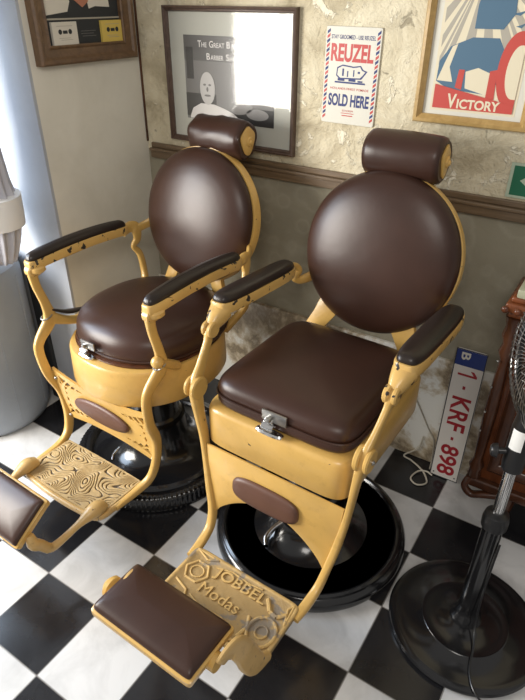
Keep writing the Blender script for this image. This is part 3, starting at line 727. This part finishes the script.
# ------------------------------------------------------------------ pedestal fan
fx, fy = 1.236, .582
r = empty('pedestal_fan', (fx, fy, 0), 'black pedestal fan with round base, at the right edge before the carved cabinet', 'fan')
bs = obj('base', lathe([(.215, 0), (.226, .004), (.229, .012), (.225, .020), (.212, .025), (.204, .0245), (.130, .031), (.127, .034), (.122, .033), (.06, .040), (.05, .046)], 96), M_blk, r)
bm = bmesh.new(); lathe([(.048, .046), (.044, .060), (.036, .075), (.030, .10), (.0285, .30), (.027, .47)], 40, Matrix(), bm); obj('sleeve', bm, M_blk, r)
obj('sleeve_collar', lathe([(.029, .445), (.034, .450), (.035, .475), (.031, .495), (.020, .502)], 32), M_blkp, r)
obj('pole', lathe([(.0155, .49), (.0155, .70)], 32), M_chrome, r)
cl = obj('height_collar', lathe([(.018, .655), (.026, .660), (.028, .68), (.028, .79), (.024, .83), (.03, .85)], 32), M_blkp, r)
bm = rod((-.02, -.01, .715), (-.050, -.020, .71), .008); lathe([(.008, 0), (.019, .003), (.016, .014), (.012, .018)], 20, Matrix.Translation((-.040, -.018, .712)) @ Matrix.Rotation(-PI/2, 4, 'Y') @ Matrix.Rotation(.3, 4, 'X'), bm); obj('clamp_knob', bm, M_blkp, cl)
bm = bmesh.new(); loft(bm, [[(.0292*math.cos(a), .0292*math.sin(a), z) for a in [math.radians(q) for q in range(-135, -70, 8)]] for z in (.735, .795)], False, False); obj('sticker', bm, M_label, cl)
ctr = Vector((.045, 0, .985)); ax_ = Vector((-.80, -.58, .10)).normalized()
qm = ax_.to_track_quat('Z', 'Y').to_matrix().to_4x4(); CM = Matrix.Translation(ctr) @ qm
obj('motor', lathe([(.01, -.13), (.045, -.125), (.06, -.10), (.062, -.03), (.05, -.005)], 32, CM), M_blkp, r)
bm = rod((0, 0, .82), tuple(CM @ Vector((0, 0, -.07))), .022); obj('neck', bm, M_blkp, r)
bm = bmesh.new()
def torus(bm, R, z, rr, n=64):
    for i in range(n):
        a, b_ = 2*PI*i/n, 2*PI*(i+1)/n
        rod(CM @ Vector((R*math.cos(a), R*math.sin(a), z)), CM @ Vector((R*math.cos(b_), R*math.sin(b_), z)), rr, bm, 6)
torus(bm, .200, 0, .0095); obj('guard_rim', bm, M_blkp, r)
for nm, sg in (('front_guard', 1), ('rear_guard', -1)):
    bm = bmesh.new()
    for k in range(64):
        a = 2*PI*k/64; p0 = None
        for t in frange(6):
            R = .04+.16*math.sin(t*PI/2); z = sg*.062*math.cos(t*PI/2)**.8; aa = a+.55*t*sg
            p = CM @ Vector((R*math.cos(aa), R*math.sin(aa), z))
            if p0: rod(p0, p, .0013, bm, 4)
            p0 = p
    torus(bm, .04, sg*.062, .003, 24); torus(bm, .12, sg*.052, .0016, 40); torus(bm, .17, sg*.035, .0016, 40)
    obj(nm, bm, M_steel, r)
bm = bmesh.new()
for k in range(3):
    a = 2*PI*k/3+.3; rings = []
    for t in frange(7):
        R = .03+.145*t; w_ = .030+.040*math.sin(t*PI*.8); tw = .5-.2*t
        pts_ = []
        for u, h in ((-1, 0), (0, .004), (1, 0), (0, -.002)):
            pts_.append(CM @ (Matrix.Rotation(a+.3*t, 4, 'Z') @ Vector((R, u*w_*math.cos(tw), u*w_*math.sin(tw)*.6+h))))
        rings.append(pts_)
    loft(bm, rings, True)
lathe([(.035, -.02), (.035, .015), (.02, .028)], 24, CM, bm); obj('blades', bm, M_blkp, r)
cd = sweep([(.03, -.012, .40), (.028, -.024, .2), (.035, -.04, .08), (.05, -.09, .048), (.06, -.16, .034), (.10, -.215, .026), (.20, -.235, .006), (.34, -.22, .005)], .003, .003, (0, 0, 1), None, 8, 6, 2.)
obj('power_cord', cd, M_blkp, r)

# ------------------------------------------------------------------ carved cabinet with marble top
x0, x1, y0, y1 = 1.095, 1.77, 1.02, 1.225
r = empty('cabinet', ((x0+x1)/2, (y0+y1)/2, 0), 'carved mahogany cabinet with a pale marble top, behind the fan at the right edge', 'cabinet')
ox, oy = (x0+x1)/2, (y0+y1)/2
def cb_(lo, hi, bev=.004): return box((lo[0]-ox, lo[1]-oy, lo[2]), (hi[0]-ox, hi[1]-oy, hi[2]), bev)
body = obj('body', cb_((x0+.02, y0+.012, .20), (x1-.02, y1, .855)), M_cab, r)
bm = bmesh.new()
for lo, hi in (((x0-.01, y0-.015, .855), (x1, y1, .875)), ((x0-.022, y0-.028, .875), (x1, y1, .905)), ((x0-.012, y0-.015, .905), (x1, y1, .922))): add_box(bm, (lo[0]-ox, lo[1]-oy, lo[2]), (hi[0]-ox, hi[1]-oy, hi[2]), .006, 3)
for k in range(14): ball((x0-.02+k*.035-ox, y0-.03-oy, .885), .011, bm, (1, .7, 1), 10)
obj('cornice', bm, M_cab, r)
obj('marble_top', cb_((x0+.0, y0-.015, .922), (x1, y1+.003, .950), .005), M_mtop, r)
for xx in (x0+.012, x1-.06):
    bm = lathe([(.016, .20), (.024, .215), (.020, .24), (.026, .26), (.015, .29), (.018, .34), (.022, .5), (.018, .64), (.014, .70), (.026, .73), (.018, .76), (.028, .79), (.022, .82), (.030, .855)], 24, Matrix.Translation((xx-ox, y0+.006-oy, 0)))
    obj('column', bm, M_cabd, r)
dr = obj('door', cb_((x0+.045, y0+.000, .255), (x0+.33, y0+.014, .80)), M_cab, r)
bm = picture_frame(x0+.050-ox, x0+.325-ox, .262, .793, .035, [(0, 0), (0, .012), (.3, .018), (.7, .014), (1, .004), (1, 0)])
bmesh.ops.transform(bm, matrix=Matrix(((1, 0, 0, 0), (0, 0, -1, y0-oy), (0, 1, 0, 0), (0, 0, 0, 1))), verts=bm.verts)
obj('door_moulding', bm, M_cabd, dr)
bm = bmesh.new(); add_box(bm, (x0-.005-ox, y0-.012-oy, .165), (x1-ox, y1-oy, .205), .008, 3)
sweep([(x0+.0-ox, y0-oy, .20), (x0-.008-ox, y0-.01-oy, .16), (x0+.02-ox, y0-.012-oy, .135), (x0+.06-ox, y0-.01-oy, .150), (x0+.12-ox, y0-oy, .165)], .014, .012, (0, 1, 0), bm)
obj('plinth', bm, M_cabd, r)
for px in (x0+.14, x1-.06):
    for py in (y0+.03, y1-.03):
        obj('leg', lathe([(.012, 0), (.022, .02), (.014, .05), (.024, .11), (.026, .17)], 20, Matrix.Translation((px-ox, py-oy, 0))), M_cabd, r)
for z in (.42, .50, .60, .70): obj('brass_stud', ball((x0-.004-ox, y0-.014-oy, z), .0042, None, (1, 1, 1), 10), M_steel, r)

# ------------------------------------------------------------------ curtain and drum in the window bay
cx, cy = -.697, .53
bm = bmesh.new(); rings = []
for z, R in ((1.95, .12), (1.7, .11), (1.45, .10), (1.25, .100), (1.10, .112), (1.05, .116), (.92, .112), (.88, .102), (.82, .080), (.79, .066)):
    ring = []
    for i in range(160):
        a = 2*PI*i/160; f = 1+(.05 if z > 1.05 else .11)*math.sin(13*a+.6*math.sin(3*a)+z*.6)
        ring.append((cx+R*f*math.cos(a), cy+R*f*.8*math.sin(a), z))
    rings.append(ring)
loft(bm, rings, True)
cu = tag(obj('curtain', bm, M_cloth, sharp=80), 'pale curtain gathered into a bunch by a white band, at the left edge', 'curtain')
bm = lathe([(.118, .935), (.136, .937), (.140, .985), (.142, 1.048), (.124, 1.052)], 64, Matrix.Translation((cx, cy, 0)) @ Matrix.Diagonal((1, .85, 1, 1)))
obj('tieback', bm, M_band, cu)
bm = lathe([(.205, 0), (.222, .010), (.232, .035), (.236, .08), (.236, .70), (.228, .735), (.205, .752), (.10, .757)], 96, Matrix.Translation((-.925, .475, 0)))
dm = tag(obj('drum', bm, M_barrel), 'large pale grey round drum standing on the floor below the curtain', 'drum')
bm = bmesh.new()
for a in (-48, -8, 30):
    a = math.radians(a); p = [(-.925+.2365*math.cos(a), .475+.2365*math.sin(a), z) for z in (.06, .70)]; rod(p[0], p[1], .0018, bm, 8)
obj('seams', bm, M_barrel, dm)

# ------------------------------------------------------------------ light
w = bpy.data.worlds.new('World'); S.world = w; w.use_nodes = True
bg = w.node_tree.nodes['Background']; bg.inputs[0].default_value = (1., .97, .93, 1); bg.inputs[1].default_value = .36
def area(name, loc, tgt, sx, sy, power, col, spread=180):
    l = bpy.data.lights.new(name, 'AREA'); l.shape = 'RECTANGLE'; l.size = sx; l.size_y = sy; l.energy = power; l.color = col; l.spread = math.radians(spread)
    o = bpy.data.objects.new(name, l); COL.objects.link(o); o.location = loc
    o.rotation_euler = (Vector(tgt)-Vector(loc)).to_track_quat('-Z', 'Y').to_euler(); return o
area('shop_window_light', (-1.52, -1.0, 1.33), (.2, .9, 1.0), .98, 1.20, 85, (1., .95, .87))
area('side_window_light', (-1.75, -.25, 1.55), (-.1, .1, .0), 1.1, 1.2, 42, (.66, .81, 1.))

area('fill_light', (1.5, -1.3, 2.5), (-.5, .9, 1.2), 1.0, .8, 20, (1., .95, .88))  # added soft fill aimed at the left wall to brighten it, no real lamp

# ------------------------------------------------------------------ camera
yaw, pitch, roll = .571, .556, -.005
f = Vector((-math.sin(yaw)*math.cos(pitch), math.cos(yaw)*math.cos(pitch), -math.sin(pitch)))
rr = Vector((math.cos(yaw), math.sin(yaw), 0)); d = f.cross(rr)
r2 = rr*math.cos(roll)+d*math.sin(roll); d2 = -rr*math.sin(roll)+d*math.cos(roll)
cam = bpy.data.cameras.new('Camera'); co_ = bpy.data.objects.new('Camera', cam); COL.objects.link(co_)
u = -d2; b_ = -f; C = (1.28475, -.6625, 1.67425)
co_.matrix_world = Matrix(((r2.x, u.x, b_.x, C[0]), (r2.y, u.y, b_.y, C[1]), (r2.z, u.z, b_.z, C[2]), (0, 0, 0, 1)))
cam.sensor_fit = 'VERTICAL'; cam.sensor_height = 36; cam.lens = 572.566/700*36; cam.clip_start = .02
S.camera = co_
S.view_settings.view_transform = 'Standard'; S.view_settings.look = 'None'; S.view_settings.exposure = .2; S.view_settings.gamma = 1
